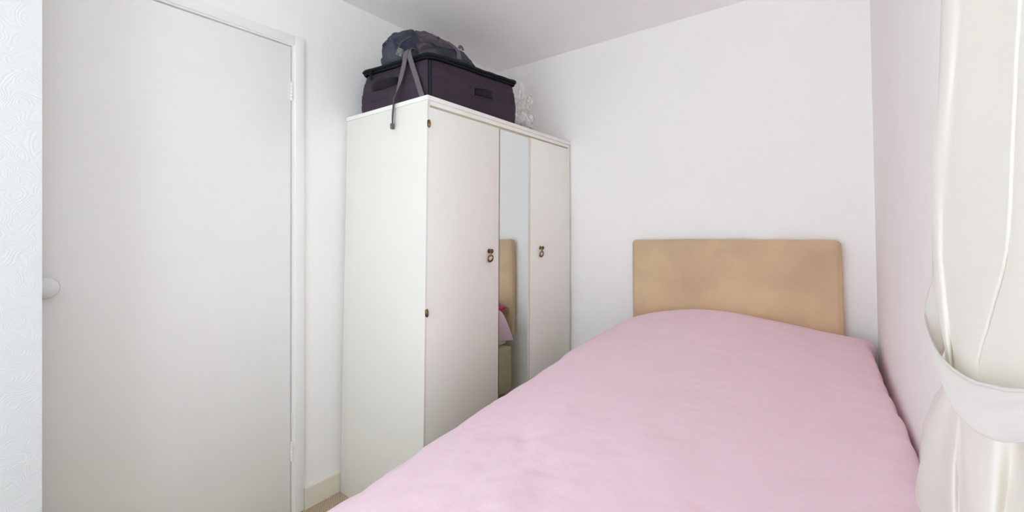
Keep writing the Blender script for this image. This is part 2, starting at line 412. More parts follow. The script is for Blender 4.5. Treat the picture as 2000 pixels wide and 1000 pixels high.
# ------------------------------------------------------------------ bed
bed = empty('bed', (-0.40, 1.28, 0), 'single divan bed with a beige suede headboard against the back wall', 'bed')
BX0, BX1 = -0.905, 0.035
def cushion_box(a, b, r, bulge=0.0, nz=0.0, seed=0.0, sub=14):
    """soft box: subdivided rounded box with swollen faces"""
    bm = bmesh.new(); bx(bm, a, b)
    bmesh.ops.subdivide_edges(bm, edges=list(bm.edges), cuts=sub, use_grid_fill=True)
    a, b = Vector(a), Vector(b); c = (a + b)/2; h = (b - a)/2
    for v in bm.verts:
        p = v.co - c
        p = Vector([math.copysign(h[i]*(1 - (1 - min(1, abs(p[i]/h[i])))**1.9), p[i]) for i in range(3)]); q = Vector([max(-h[i] + r, min(h[i] - r, p[i])) for i in range(3)]); d = p - q
        if d.length > 1e-6: d = d.normalized()*r
        n = d.normalized() if d.length > 0 else Vector((0, 0, 0))
        u = [1 - (p[i]/h[i])**2 for i in range(3)]
        p2 = q + d
        for i in range(3):
            j, k = (i+1) % 3, (i+2) % 3
            if abs(abs(p[i]) - h[i]) < 1e-4: p2[i] += math.copysign(bulge*(max(0, u[j]*u[k]))**0.35, p[i])
        if nz: p2 += n*nz*fbm(v.co.x + seed, v.co.y, v.co.z, 5)
        v.co = c + p2
    return bm
HDX0, HDX1 = -0.866, 0.030
obj('headboard', cushion_box((HDX0, YB - 0.068, 0.50), (HDX1, YB - 0.016, 1.131), 0.016, 0.006, 0.003, 2, 22), M_['suede'], bed, True)
for x in (-0.70, -0.14):
    box('headboard_strut', (x - 0.03, YB - 0.055, 0.17), (x + 0.03, YB - 0.034, 0.56), M_['dark'], bed, 0.002)
obj('divan_base', cushion_box((BX0 + 0.01, 0.36, 0.172), (BX1 - 0.005, 2.225, 0.452), 0.012, 0.003, 0, 0, 10), M_['divan'], bed, True)
obj('mattress', cushion_box((BX0 + 0.045, 0.35, 0.454), (BX1, 2.235, 0.570), 0.035, 0.012, 0, 0, 12), M_['mattress'], bed, True)
def castor(x, y):
    bm = bmesh.new()
    lathe(bm, [(0.012, 0.172), (0.012, 0.13), (0.022, 0.125), (0.022, 0.118), (0.008, 0.112), (0.008, 0.06)], (x, y, 0), (0, 0, 1), 16)
    lathe(bm, [(0.006, -0.018), (0.030, -0.018), (0.034, -0.012), (0.034, 0.012), (0.030, 0.018), (0.006, 0.018)], (x + 0.004, y, 0.0345), (0, 1, 0), 24)
    bx(bm, (x - 0.012, y - 0.022, 0.034), (x + 0.018, y + 0.022, 0.07), 0.006)
    obj('castor', bm, M_['castor'], bed, True, 40)
for x in (BX0 + 0.07, BX1 - 0.07):
    for y in (0.46, 1.28, 2.13): castor(x, y)

# pillows under the duvet (two, one hot pink showing at the side)
def pillow(name, c, hx, hy, hz, m, label, rot=0.0, seed=0):
    bm = bmesh.new(); n = 28; rows = []
    for side in (1, -1):
        rows = []
        for i in range(n + 1):
            r = []
            for j in range(n + 1):
                u, v = -1 + 2*i/n, -1 + 2*j/n
                k = (max(0, 1 - abs(u)**2.6)*max(0, 1 - abs(v)**2.6))**0.45
                pin = 1 - 0.06*(u*u*(1 - v*v) + v*v*(1 - u*u))
                x, y = u*hx*(1 - 0.05*(1 - v*v)*(abs(u) > .9)), v*hy
                z = side*hz*k*(1 + 0.10*fbm(x + seed, y, side, 6))
                r.append(Vector((c[0] + x*pin, c[1] + y*pin, c[2] + z + y*rot)))
            rows.append(r)
        grid(bm, rows)
    bmesh.ops.remove_doubles(bm, verts=bm.verts, dist=0.0008)
    return tag(obj(name, bm, m, None, True), label, 'pillow')
pillow('pillow', (-0.475, 2.045, 0.680), 0.385, 0.19, 0.055, M_['hotpink'], 'hot pink pillow tucked under the duvet beside the headboard', 0.05)

# duvet: a quilt laid over mattress and pillow, hanging a little over the sides
def lerp(a, b, t): return a + (b - a)*t
def ip(y, ys, vs): return float(np.interp(y, ys, vs))
KY = [0.26, 0.60, 0.81, 1.12, 1.33, 1.66, 1.95, 2.14, 2.20, 2.24]
ZLk = [0.575, 0.590, 0.612, 0.638, 0.652, 0.688, 0.715, 0.735, 0.728, 0.705]   # left shoulder height
XLk = [-0.885, -0.885, -0.890, -0.885, -0.880, -0.885, -0.870, -0.845, -0.845, -0.850]
ZMk = [0.655, 0.670, 0.680, 0.695, 0.705, 0.732, 0.775, 0.802, 0.795, 0.765]    # crest near the middle
ZRk = [0.640, 0.660, 0.680, 0.700, 0.700, 0.700, 0.712, 0.730, 0.727, 0.708]
XRk = [0.110, 0.116, 0.124, 0.130, 0.127, 0.116, 0.108, 0.100, 0.108, 0.108]
bm = bmesh.new(); rows = []
NY = 120
for i in range(NY + 1):
    y = lerp(0.27, 2.243, i/NY)
    xl, zl, zm, zr, xr = (ip(y, KY, k) for k in (XLk, ZLk, ZMk, ZRk, XRk))
    hem = ip(y, [0.27, 1.9, 2.1, 2.24], [0.40, 0.44, 0.50, 0.485]) + 0.008*math.sin(y*9)
    flare = ip(y, [0.27, 1.8, 2.15, 2.24], [0.02, 0.01, -0.02, 0.018])
    hr = ip(y, [0.27, 2.0, 2.24], [0.50, 0.52, 0.66])
    pts = [(xl - flare - 0.035, y, hem), (xl - 0.045, y, lerp(hem, zl, 0.45)), (xl - 0.028, y, zl - 0.045), (xl + 0.015, y, zl - 0.008), (xl + 0.10, y, lerp(zl, zm, 0.42)),
           (lerp(xl, xr, 0.27), y, lerp(zl, zm, 0.86)), (lerp(xl, xr, 0.45), y, zm), (lerp(xl, xr, 0.68), y, lerp(zm, zr, 0.35)), (lerp(xl, xr, 0.86), y, lerp(zm, zr, 0.75)),
           (xr - 0.025, y, zr + 0.006), (xr, y, zr - 0.012), (xr + 0.004, y, zr - 0.05), (xr - 0.004, y, lerp(zr, hr, 0.6)), (xr - 0.01, y, hr)]
    pts = [(p[0], p[1] - 0.13*max(0, min(1, (p[2] - 0.485)/0.25))*max(0, min(1, (p[1] - 1.9)/0.34))**1.5*max(0, min(1, (-0.62 - p[0])/0.22)), p[2]) for p in pts]
    rows.append(cr(pts, 9))
# wrinkles: long shallow puffs, plus tighter creases towards the foot-left corner and the right rim
for r in rows:
    for k, p in enumerate(r):
        u = k/(len(r) - 1)
        a = 0.006*fbm(p.x, p.y*0.7, 3, 1.6, 2)
        near = max(0, 1 - (p.y - 0.3)/1.0)*max(0, min(1, (-p.x - 0.05)/0.5))
        b = 0.022*near*noise.noise(Vector(((p.x + 0.15*p.y)*13, p.y*2.2, 1)))
        wr = abs(noise.noise(Vector(((p.x*0.8 + p.y)*5, (p.x - p.y*0.6)*11, 5))))
        wr2 = abs(noise.noise(Vector(((p.x*1.0 + p.y*0.25)*8, p.y*2.4, 15))))
        c = -0.0026*max(0, 1 - wr*9)*(0.6 + 2*near) - 0.0035*max(0, 1 - wr2*9)*(0.3 + 4.5*near)
        p.z += a + b + c
        rim = math.exp(-((p.x - 0.115)/0.05)**2)
        p.x += 0.006*rim*noise.noise(Vector((p.z*4, p.y*11, 2)))
        p.z += 0.008*rim*noise.noise(Vector((4, p.y*13, 2)))
        lf = math.exp(-((p.x + 0.92)/0.06)**2)
        p.x += 0.012*lf*noise.noise(Vector((p.z*3, p.y*7, 8)))
        p.x = min(p.x, XR - 0.020)
grid(bm, rows)
# pull out the pillow-end right corner
for v in bm.verts:
    d = (v.co - Vector((0.108, 2.20, 0.712))).length
    if d < 0.06: v.co += Vector((0.012, 0.0, 0.004))*(1 - d/0.06)
rimline = [rows[i][89] + Vector((0.002, 0, 0.002)) for i in range(2, len(rows) - 3)]
duv = obj('duvet', bm, M_['pink'], None, True)
sol = duv.modifiers.new('thickness', 'SOLIDIFY'); sol.thickness = 0.012; sol.offset = -1
ss = duv.modifiers.new('sub', 'SUBSURF'); ss.levels = 1; ss.render_levels = 1
sb = bmesh.new(); tube(sb, rimline, 0.0016, 6); obj('edge_seam', sb, M_['pink'], duv, True)
tag(duv, 'plain pale pink duvet spread over the whole bed', 'duvet')

# ------------------------------------------------------------------ suitcase lying on the wardrobe
ZT = WZ + 0.001
case = empty('suitcase', (-1.52, 1.50, ZT), 'large aubergine fabric suitcase with black piped rim lying flat on the wardrobe', 'suitcase')
CX0, CX1, CY0, CY1, CZ = -1.752, -1.289, 1.192, 1.800, 1.893
def swell(p):
    """the packed lid rises towards the far end and the left"""
    f = max(0, (p.z - ZT - 0.03)/0.14)
    lx = max(0, min(1, (-1.60 - p.x)/0.15)); g = max(0, 1 - (p.z - ZT)/0.19)
    return Vector((p.x - 0.026*lx*g, p.y, p.z + f*((CX1 - p.x)/0.46*0.018 + (p.y - CY0)/0.6*0.040)))
def case_ring(inset, z, r=0.035, n=7, wob=0.0):
    x0, x1, y0, y1 = CX0 + inset, CX1 - inset, CY0 + inset, CY1 - inset; out = []
    for cx, cy, a0 in ((x1 - r, y0 + r, -90), (x1 - r, y1 - r, 0), (x0 + r, y1 - r, 90), (x0 + r, y0 + r, 180)):
        for k in range(n):
            a = math.radians(a0 + 90*k/(n - 1)); out.append(Vector((cx + r*math.cos(a), cy + r*math.sin(a), z)))
    # subdivide straight runs for softness
    res = []
    for i in range(len(out)):
        p, q = out[i], out[(i+1) % len(out)]; m = max(1, int((q - p).length/0.03))
        for k in range(m): res.append(p.lerp(q, k/m))
    return res
bm = bmesh.new(); rows = []
prof = [(0.020, 0.0), (0.006, 0.004), (0.0, 0.014), (-0.003, 0.034), (-0.0035, 0.044), (-0.0044, 0.0465), (-0.0025, 0.049), (-0.004, 0.060), (-0.0045, 0.072), (-0.004, 0.086), (-0.0052, 0.0885), (-0.003, 0.091),
        (-0.001, 0.116), (0.001, 0.130), (0.0003, 0.1325), (0.003, 0.135), (0.006, 0.156), (0.010, 0.166), (0.016, 0.170)]
base = case_ring(0, 0)
nb = len(base); cc = Vector(((CX0 + CX1)/2, (CY0 + CY1)/2, 0))
for ins, h in prof:
    ring = case_ring(ins + 0.002, ZT + h)
    rows.append([swell(p + Vector((0, 0, 0)) + (p - cc).normalized()*0.0025*fbm(p.x, p.y, p.z, 9)) for p in ring[:nb]] if len(ring) >= nb else None)
L0 = min(len(r) for r in [case_ring(i + 0.002, 0) for i, h in prof])
def resample(ring, n):
    P = ring + [ring[0]]; d = [0]
    for a, b in zip(P, P[1:]): d.append(d[-1] + (b - a).length)
    out = []
    for k in range(n):
        t = d[-1]*k/n; i = max(j for j in range(len(d) - 1) if d[j] <= t + 1e-9); f = (t - d[i])/max(1e-9, d[i+1] - d[i]); out.append(P[i].lerp(P[i+1], f))
    return out
rows = []
for ins, h in prof:
    rows.append([swell(p + (p - cc).normalized()*0.003*fbm(p.x, p.y, h*3, 9)) for p in resample(case_ring(ins + 0.002, ZT + h), 120)])
V = grid(bm, rows, closed=True); bm.faces.new(V[0]); bm.faces.new(V[-1])
obj('shell', bm, M_['case'], case, True, 60)
def tube_ring(inset, z, r, wob=0.0):
    P = [swell(p + Vector((0, 0, wob*noise.noise(p*14)))) for p in resample(case_ring(inset, z), 110)]
    b = bmesh.new(); tube(b, P + [P[0]], r, 8, cap=False); return b
bm = tube_ring(0.004, CZ + 0.004, 0.0062, 0.003)
t2 = tube_ring(-0.001, CZ + 0.014, 0.0072, 0.004); me = bpy.data.meshes.new('t'); t2.to_mesh(me); t2.free(); bm.from_mesh(me); bpy.data.meshes.remove(me)
rim = obj('rim', bm, M_['casepipe'], case, True); rim['label'] = 'black zipped rim'
bm = bmesh.new(); rows = []
for ins, h in ((0.004, 0.012), (0.006, 0.020), (0.03, 0.024), (0.09, 0.026), (0.18, 0.027)):
    rows.append([swell(p) for p in resample(case_ring(ins, CZ + h, 0.035 if ins < .1 else .02), 110)])
V = grid(bm, rows, closed=True); bm.faces.new(V[-1])
obj('lid', bm, M_['casepipe'], case, True)
# corner welt at the near edge, front pocket handle and side handle
bm = bmesh.new()
for q in (-1, 1):
    tube(bm, [swell(Vector((CX1 - 0.006 + 0.004*q + i, CY0 + 0.006 + 0.004*q - i, ZT + h))) for i, h in ((-.003, 0.006), (0.0006, 0.05), (0.0012, 0.09), (-0.004, 0.13), (-0.011, 0.165))], 0.0022, 8)
obj('corner_piping', bm, M_['casepipe'], case, True)
bm = bmesh.new()      # grab handle on the left-hand (short) face
def pad(bm, c, du, dv, dn, w, h, t):
    """rounded padded strap: centre, unit axes, half sizes"""
    rows = []
    for i in range(17):
        u = -1 + 2*i/16; arch = (1 - u**4)
        ring = []
        for k in range(12):
            a = 2*math.pi*k/12
            ring.append(Vector(c) + Vector(du)*u*w + Vector(dv)*math.cos(a)*h*(0.75 + 0.25*arch) + Vector(dn)*(t*arch + math.sin(a)*t*0.6))
        rows.append(ring)
    V = grid(bm, rows, closed=True); bm.faces.new(V[0]); bm.faces.new(V[-1])
pad(bm, (-1.572, CY0 - 0.004, ZT + 0.112), Vector((1, 0, -0.04)).normalized(), (0, 0, 1), (0, -1, 0), 0.088, 0.021, 0.007)
obj('carry_handle', bm, M_['caseblack'], case, True, 50)
bm = bmesh.new()
pad(bm, (CX1 + 0.005, 1.522, ZT + 0.098), Vector((0, 1, 0.10)).normalized(), (0, -0.1, 1), (1, 0, 0), 0.062, 0.016, 0.006)
obj('carry_handle', bm, M_['caseblack'], case, True, 50)
bm = bmesh.new()
for dz in (0.019, -0.019):
    tube(bm, cr([(CX1 + 0.004, 1.448, ZT + 0.089 + dz), (CX1 + 0.009, 1.522, ZT + 0.097 + dz*1.15), (CX1 + 0.004, 1.600, ZT + 0.106 + dz)], 6), 0.0028, 8)
bx(bm, (CX1 - 0.002, 1.440, ZT + 0.066), (CX1 + 0.007, 1.458, ZT + 0.112), 0.002); bx(bm, (CX1 - 0.002, 1.586, ZT + 0.082), (CX1 + 0.007, 1.604, ZT + 0.128), 0.002)
obj('handle_surround', bm, M_['case'], case, True, 50)
bm = bmesh.new()
ribbon(bm, [(-1.662, CY0 - 0.008, CZ + 0.024), (-1.664, CY0 - 0.012, CZ + 0.006), (-1.666, CY0 - 0.008, CZ - 0.020)], 0.013, (0, -1, 0), 0.004)
obj('zip_pull', bm, M_['casepipe'], case, True, 40)

# ------------------------------------------------------------------ backpack slumped on the suitcase
pack = empty('backpack', (-1.49, 1.38, CZ + 0.05), 'crumpled slate grey backpack slumped on top of the aubergine suitcase', 'backpack')
PC = Vector((-1.498, 1.398))
def lidz(x, y): return swell(Vector((x, y, CZ + 0.024))).z
def psurf(a, r, off=0.0):
    """backpack surface: angle a round the bag, r from 0 (crown) to 1 (foot)"""
    ca, sa = math.cos(a), math.sin(a); n = 2.9
    R = (abs(ca)**n + abs(sa)**n)**(-1/n)
    ex, ey = 0.192*R, 0.205*R
    cut = max(0, math.cos(a - math.radians(-48)))**8          # flattened corner above the case corner
    ex *= 1 - 0.26*cut; ey *= 1 - 0.26*cut
    ex *= 1 + 0.05*noise.noise(Vector((ca*1.7, sa*1.7, 4))); ey *= 1 + 0.05*noise.noise(Vector((ca*1.7, sa*1.7, 9)))
    # crown is shifted towards the near left
    sx, sy = -0.052*(1 - r)**1.0, -0.050*(1 - r)
    x = PC.x + ca*ex*math.sin(r*math.pi/2)**0.85 + sx; y = PC.y + sa*ey*math.sin(r*math.pi/2)**0.85 + sy
    base = lidz(min(max(x, CX0), CX1), min(max(y, CY0), CY1))
    fall = 0.5 + 0.5*math.cos(a - math.radians(50))           # towards the far right the bag thins out
    H = 0.160 - 0.045*fall*r - 0.03*r*max(0, -ca)
    prof = max(0.0, math.cos(r*math.pi/2))**(0.62 + 0.5*fall)
    z = base + 0.002 + H*prof
    fold = 0.013*fbm(x, y, z, 8) + 0.009*noise.noise(Vector((x*26 + y*14, y*9, z*22)))
    crease = abs(noise.noise(Vector((x*7 + z*9, y*7 - z*6, 3))))
    fold -= 0.013*max(0, 1 - crease*8)
    crease = abs(noise.noise(Vector((x*12 - y*5, z*16 + y*4, 7))))
    fold -= 0.007*max(0, 1 - crease*6)
    k = min(1, (1 - r)*5 + 0.15)
    nrm = Vector((ca*r, sa*r, max(0.15, 1 - r))).normalized()
    p = Vector((x, y, z)) + nrm*(fold*k + off)
    p.z = max(p.z, base + 0.001)
    return p
bm = bmesh.new(); rows = []
NA, NR = 128, 56
for i in range(NR + 1):
    r = 0.001 + 0.999*i/NR
    rows.append([psurf(2*math.pi*k/NA, r) for k in range(NA)])
V = grid(bm, rows, closed=True); bm.faces.new(V[0]); bm.faces.new(V[-1])
obj('bag_body', bm, M_['pack'], pack, True)
def patch(name, a0, a1, r0, r1, off, m, label=None, na=40, nr=24, taper=0.0):
    bm = bmesh.new(); rows = []
    for i in range(nr + 1):
        row = []
        for k in range(na + 1):
            u, v = k/na, i/nr
            e = min(1, min(u, 1 - u, v, 1 - v)*7)
            aa = a0 + (a1 - a0)*(0.5 + (u - 0.5)*(1 - taper*(1 - v)))
            row.append(psurf(math.radians(aa), r0 + (r1 - r0)*v, off*math.sqrt(max(0, e)) + 0.0005))
        rows.append(row)
    grid(bm, rows); o = obj(name, bm, m, pack, True)
    if label: o['label'] = label
    return o
patch('top_panel', -52, 8, 0.03, 0.66, 0.007, M_['packbrown'], 'brownish mesh panel across the crown', taper=-0.2)
patch('side_pocket', -60, -30, 0.70, 0.97, 0.006, M_['packbrown'])
patch('lining', -92, -66, 0.70, 0.88, 0.004, M_['packblue'], 'navy lining showing at the opening')
patch('lid_flap', -176, -60, 0.16, 0.66, 0.008, M_['pack'])
patch('hip_pad', 6, 34, 0.55, 0.98, 0.007, M_['pack'])
def spath(name, pts, r, m):
    bm = bmesh.new(); tube(bm, cr([psurf(math.radians(a), q, o) for a, q, o in pts], 6), r, 8); return obj(name, bm, m, pack, True)
spath('seam_piping', [(-54, 0.04, .006), (-55, 0.25, .006), (-53, 0.45, .006), (-40, 0.63, .007), (-20, 0.70, .007), (6, 0.66, .006)], 0.0026, M_['packbrown'])
spath('seam_piping', [(-175, 0.78, .006), (-150, 0.70, .006), (-125, 0.66, .006), (-98, 0.70, .006), (-84, 0.80, .006)], 0.0024, M_['packbrown'])
spath('draw_cord', [(-66, 0.60, .008), (-72, 0.70, .014), (-80, 0.80, .012), (-86, 0.90, .008)], 0.0024, M_['web'])
bm = bmesh.new(); ribbon(bm, cr([psurf(math.radians(a), q, o) for a, q, o in ((2, 0.50, .010), (5, 0.62, .012), (3, 0.76, .012), (-4, 0.95, .010))], 6), 0.018, (0.6, -0.3, 0.7), 0.003)
obj('shoulder_strap', bm, M_['web'], pack, True, 40)
bm = bmesh.new(); c0 = psurf(math.radians(24), 0.55, 0.012); ribbon(bm, cr([c0, c0 + Vector((0.002, 0.004, 0.009)), c0 + Vector((0.004, 0.014, 0.009)), c0 + Vector((0.006, 0.02, -0.004))], 5), 0.014, (1, 0, 0.3), 0.003)
obj('hanging_loop', bm, M_['web'], pack, True, 40)
# webbing straps with their buckle, one over the wardrobe edge
bm = bmesh.new()
ribbon(bm, cr([(-1.428, 1.215, 1.962), (-1.412, 1.176, 1.938), (-1.424, 1.172, 1.88), (-1.446, 1.167, 1.81), (-1.464, 1.155, 1.745), (-1.469, 1.152, 1.70), (-1.471, 1.150, 1.664), (-1.470, 1.149, 1.638)], 6),
       0.024, [Vector((0.1, -1, 0.1)).lerp(Vector((-0.75, -0.66, 0.0)), min(1, max(0, (i - 16)/8))) for i in range(43)], 0.0022)
obj('webbing_strap', bm, M_['web'], pack, True, 40)
bm = bmesh.new()
ribbon(bm, cr([(-1.415, 1.215, 1.955), (-1.400, 1.179, 1.935), (-1.380, 1.177, 1.88), (-1.348, 1.175, 1.81), (-1.322, 1.172, 1.752), (-1.312, 1.172, 1.7285)], 6), 0.024, (0.1, -1, 0.05), 0.0022)
obj('webbing_strap', bm, M_['web'], pack, True, 40)
bm = bmesh.new(); bx(bm, (-1.477, 1.141, 1.616), (-1.463, 1.1555, 1.640), 0.003); obj('strap_end', bm, M_['web'], pack, True, 40)
bm = bmesh.new()
t = bmesh.new(); bx(t, (-0.021, -0.006, -0.016), (0.021, 0.006, 0.016), 0.004)
for v in t.verts: v.co.x *= 1 - 0.2*(v.co.z > 0)
bx(t, (-0.014, -0.0085, -0.004), (0.014, -0.0045, 0.010), 0.0015); bx(t, (-0.004, -0.009, -0.014), (0.004, -0.004, -0.006), 0.001)
bmesh.ops.transform(t, matrix=Matrix.Translation((-1.452, 1.176, 1.945)) @ Matrix.Rotation(math.radians(28), 4, 'Y'), verts=t.verts)
obj('buckle', t, M_['buckle'], pack, True, 40); bm.free()

# ------------------------------------------------------------------ clear plastic bag behind the suitcase
pb = empty('plastic_bag', (-1.42, 1.95, ZT), 'crumpled clear plastic bag standing behind the suitcase on the wardrobe', 'bag')
def blob(cx, cy, z0, hx, hy, h, seed, amp, n=48, m=30, top=0.35):
    bm = bmesh.new(); rows = []
    for i in range(m + 1):
        v = i/m; rr = (0.9 + 0.12*math.sin(v*2.6))*(1 if v < .55 else 1 - (1 - top)*((v - .55)/.45)**1.3)
        row = []
        for k in range(n):
            a = 2*math.pi*k/n; ca, sa = math.cos(a), math.sin(a)
            c = 1 + amp*noise.noise(Vector((ca*2.2, sa*2.2, v*3 + seed))) + amp*0.7*abs(noise.noise(Vector((ca*5, sa*5, v*6 + seed))))
            row.append(Vector((cx + ca*hx*rr*c, cy + sa*hy*rr*c, z0 + h*v + 0.012*amp*6*v*noise.noise(Vector((ca*3, sa*3, seed))))))
        rows.append(row)
    V = grid(bm, rows, closed=True); bm.faces.new(V[0]); return bm
obj('film', blob(-1.425, 1.955, ZT + 0.001, 0.082, 0.112, 0.215, 3, 0.32, top=0.55), M_['film'], pb, True)
bm = bmesh.new()
ribbon(bm, cr([(-1.365, 1.905, 1.90), (-1.352, 1.915, 1.965), (-1.350, 1.922, 2.005), (-1.352, 1.935, 1.975), (-1.358, 1.955, 1.91)], 6), [0.030, .022, .018, .016, .015, .014, .014, .014, .014, .013, .012, .012, .012, .012, .013, .014, .014, .015, .016, .018, .02, .022, .024, .026, .03], (0.9, -0.3, 0.1), 0.0008)
obj('carrying_loop', bm, M_['film'], pb, True)
bm = bmesh.new()
ribbon(bm, cr([(-1.375, 1.99, 1.89), (-1.362, 2.01, 1.935), (-1.360, 2.03, 1.945), (-1.364, 2.04, 1.91)], 6), 0.022, (0.9, -0.3, 0.3), 0.0008)
obj('carrying_loop', bm, M_['film'], pb, True)
obj('film_bulge', blob(-1.52, 1.90, ZT + 0.002, 0.05, 0.05, 0.325, 8, 0.3, 32, 24, top=0.25), M_['film'], pb, True)
obj('contents', blob(-1.42, 1.965, ZT + 0.006, 0.055, 0.085, 0.075, 12, 0.35, top=0.5), M_['bagdark'], pb, True)['label'] = 'dark bundle inside the bag'

# ------------------------------------------------------------------ curtain, tieback, pole
CURTAIN=[
[(0.1350,0.7240,2.3920),(0.1080,0.5690,2.1290),(0.1100,0.5260,2.0440),(0.1090,0.5050,2.0040),(0.1060,0.4360,1.8740),(0.1000,0.3680,1.7520),(0.1020,0.3700,1.7520),(0.0980,0.3380,1.6960),(0.0920,0.2700,1.5710),(0.0880,0.1990,1.4400)],
[(0.1350,0.7810,1.9450),(0.1060,0.6090,1.7760),(0.1080,0.5590,1.7180),(0.1070,0.5340,1.6910),(0.1040,0.4590,1.6090),(0.0990,0.3880,1.5330),(0.1010,0.3890,1.5320),(0.0970,0.3530,1.4960),(0.0900,0.2740,1.4120),(0.0860,0.2000,1.3330)],
[(0.1350,0.8400,1.4990),(0.1020,0.6350,1.4210),(0.1040,0.5800,1.3970),(0.1030,0.5560,1.3870),(0.1010,0.4740,1.3520),(0.0960,0.3980,1.3210),(0.0980,0.3990,1.3210),(0.0930,0.3570,1.3040),(0.0880,0.2890,1.2760),(0.0850,0.2230,1.2490)],
[(0.1350,0.8590,1.4330),(0.1000,0.6390,1.3680),(0.1020,0.5920,1.3520),(0.1010,0.5650,1.3430),(0.1000,0.4830,1.3160),(0.0950,0.4040,1.2910),(0.0970,0.4050,1.2910),(0.0920,0.3630,1.2780),(0.0880,0.2910,1.2550),(0.0850,0.2240,1.2330)],
[(0.1350,0.8890,1.3670),(0.0980,0.6480,1.3160),(0.1000,0.6040,1.3060),(0.0990,0.5700,1.2980),(0.0980,0.4870,1.2780),(0.0940,0.4070,1.2600),(0.0960,0.4080,1.2600),(0.0910,0.3650,1.2500),(0.0860,0.2900,1.2340),(0.0840,0.2220,1.2180)],
[(0.1350,0.9550,1.2840),(0.0950,0.6870,1.2550),(0.0970,0.6130,1.2460),(0.0960,0.5790,1.2420),(0.0960,0.4950,1.2310),(0.0930,0.4130,1.2220),(0.0950,0.4140,1.2220),(0.0900,0.3670,1.2160),(0.0850,0.2890,1.2070),(0.0830,0.2200,1.1990)],
[(0.1350,0.9510,1.2180),(0.0960,0.6890,1.2080),(0.0980,0.6420,1.2060),(0.0970,0.6070,1.2040),(0.0970,0.5080,1.1990),(0.0920,0.4130,1.1950),(0.0940,0.4140,1.1950),(0.0890,0.3690,1.1930),(0.0840,0.2870,1.1900),(0.0820,0.2180,1.1870)],
[(0.1350,0.9630,1.1360),(0.0980,0.7080,1.1480),(0.1000,0.6680,1.1500),(0.0990,0.6310,1.1520),(0.0960,0.5180,1.1570),(0.0910,0.4210,1.1620),(0.0930,0.4200,1.1620),(0.0880,0.3710,1.1640),(0.0830,0.2850,1.1690),(0.0820,0.2320,1.1710)],
[(0.1350,0.9630,1.0750),(0.1000,0.7100,1.1030),(0.1020,0.6680,1.1080),(0.1010,0.6360,1.1120),(0.0960,0.5380,1.1230),(0.0910,0.4460,1.1340),(0.0930,0.4420,1.1340),(0.0880,0.3860,1.1410),(0.0830,0.2910,1.1520),(0.0820,0.2380,1.1580)],
[(0.1350,0.9300,1.0200),(0.1020,0.7000,1.0600),(0.1040,0.6710,1.0650),(0.1030,0.6440,1.0700),(0.0950,0.5490,1.0880),(0.0900,0.4730,1.1020),(0.0920,0.4650,1.1030),(0.0870,0.3980,1.1160),(0.0830,0.2970,1.1340),(0.0820,0.2420,1.1450)],
[(0.1350,0.8920,0.9780),(0.1040,0.6820,1.0260),(0.1060,0.6750,1.0280),(0.1050,0.6540,1.0330),(0.0940,0.5580,1.0560),(0.0880,0.4870,1.0730),(0.0900,0.4770,1.0760),(0.0860,0.4000,1.0940),(0.0830,0.3030,1.1180),(0.0820,0.2490,1.1320)],
[(0.1350,0.9080,0.9320),(0.1060,0.7130,0.9860),(0.1080,0.6810,0.9960),(0.1070,0.6560,1.0030),(0.0980,0.5810,1.0240),(0.0900,0.5060,1.0460),(0.0920,0.4720,1.0560),(0.0880,0.3910,1.0800),(0.0840,0.3190,1.1010),(0.0830,0.2600,1.1190)],
[(0.1370,1.0080,0.8770),(0.1080,0.8090,0.9360),(0.1100,0.7140,0.9690),(0.1040,0.6500,0.9880),(0.1030,0.6140,1.0000),(0.0930,0.5310,1.0260),(0.0900,0.4560,1.0500),(0.0940,0.4140,1.0650),(0.0860,0.3340,1.0900),(0.0850,0.2670,1.1120)],
[(0.1380,1.1140,0.7940),(0.1100,0.9150,0.8620),(0.1140,0.7680,0.9200),(0.1060,0.6780,0.9510),(0.1090,0.6620,0.9580),(0.0960,0.5580,0.9940),(0.0920,0.4620,1.0300),(0.1000,0.4420,1.0400),(0.0890,0.3530,1.0700),(0.0880,0.2770,1.0990)],
[(0.1380,1.1560,0.7290),(0.1100,0.9520,0.8080),(0.1160,0.8150,0.8680),(0.1070,0.7020,0.9140),(0.1110,0.6850,0.9220),(0.0980,0.5740,0.9650),(0.0940,0.4760,1.0060),(0.1040,0.4670,1.0130),(0.0910,0.3660,1.0520),(0.0900,0.2840,1.0870)],
[(0.1380,1.2160,0.6510),(0.1100,1.0040,0.7420),(0.1170,0.8450,0.8200),(0.1070,0.7110,0.8800),(0.1130,0.7040,0.8860),(0.0990,0.5810,0.9390),(0.0950,0.4870,0.9820),(0.1060,0.4870,0.9860),(0.0930,0.3790,1.0330),(0.0920,0.2910,1.0740)],
[(0.1380,1.2990,0.5560),(0.1100,1.0750,0.6620),(0.1180,0.8650,0.7740),(0.1080,0.7240,0.8440),(0.1140,0.7080,0.8550),(0.1000,0.5850,0.9130),(0.0960,0.5020,0.9550),(0.1070,0.5020,0.9590),(0.0950,0.3930,1.0120),(0.0940,0.2980,1.0610)],
[(0.1380,1.5180,0.0490),(0.1120,1.2980,0.2100),(0.1200,0.9580,0.4860),(0.1090,0.7790,0.6220),(0.1150,0.7450,0.6530),(0.1020,0.6170,0.7480),(0.0980,0.5290,0.8160),(0.1100,0.5330,0.8190),(0.0980,0.4170,0.9040),(0.0970,0.3120,0.9880)],
[(0.1380,1.7230,-0.8510),(0.1140,1.4970,-0.5900),(0.1200,1.0350,-0.0060),(0.1110,0.8410,0.2280),(0.1160,0.7930,0.2940),(0.1050,0.6670,0.4410),(0.1010,0.5690,0.5600),(0.1120,0.5640,0.5760),(0.1010,0.4450,0.7160),(0.1000,0.3290,0.8600)],
]
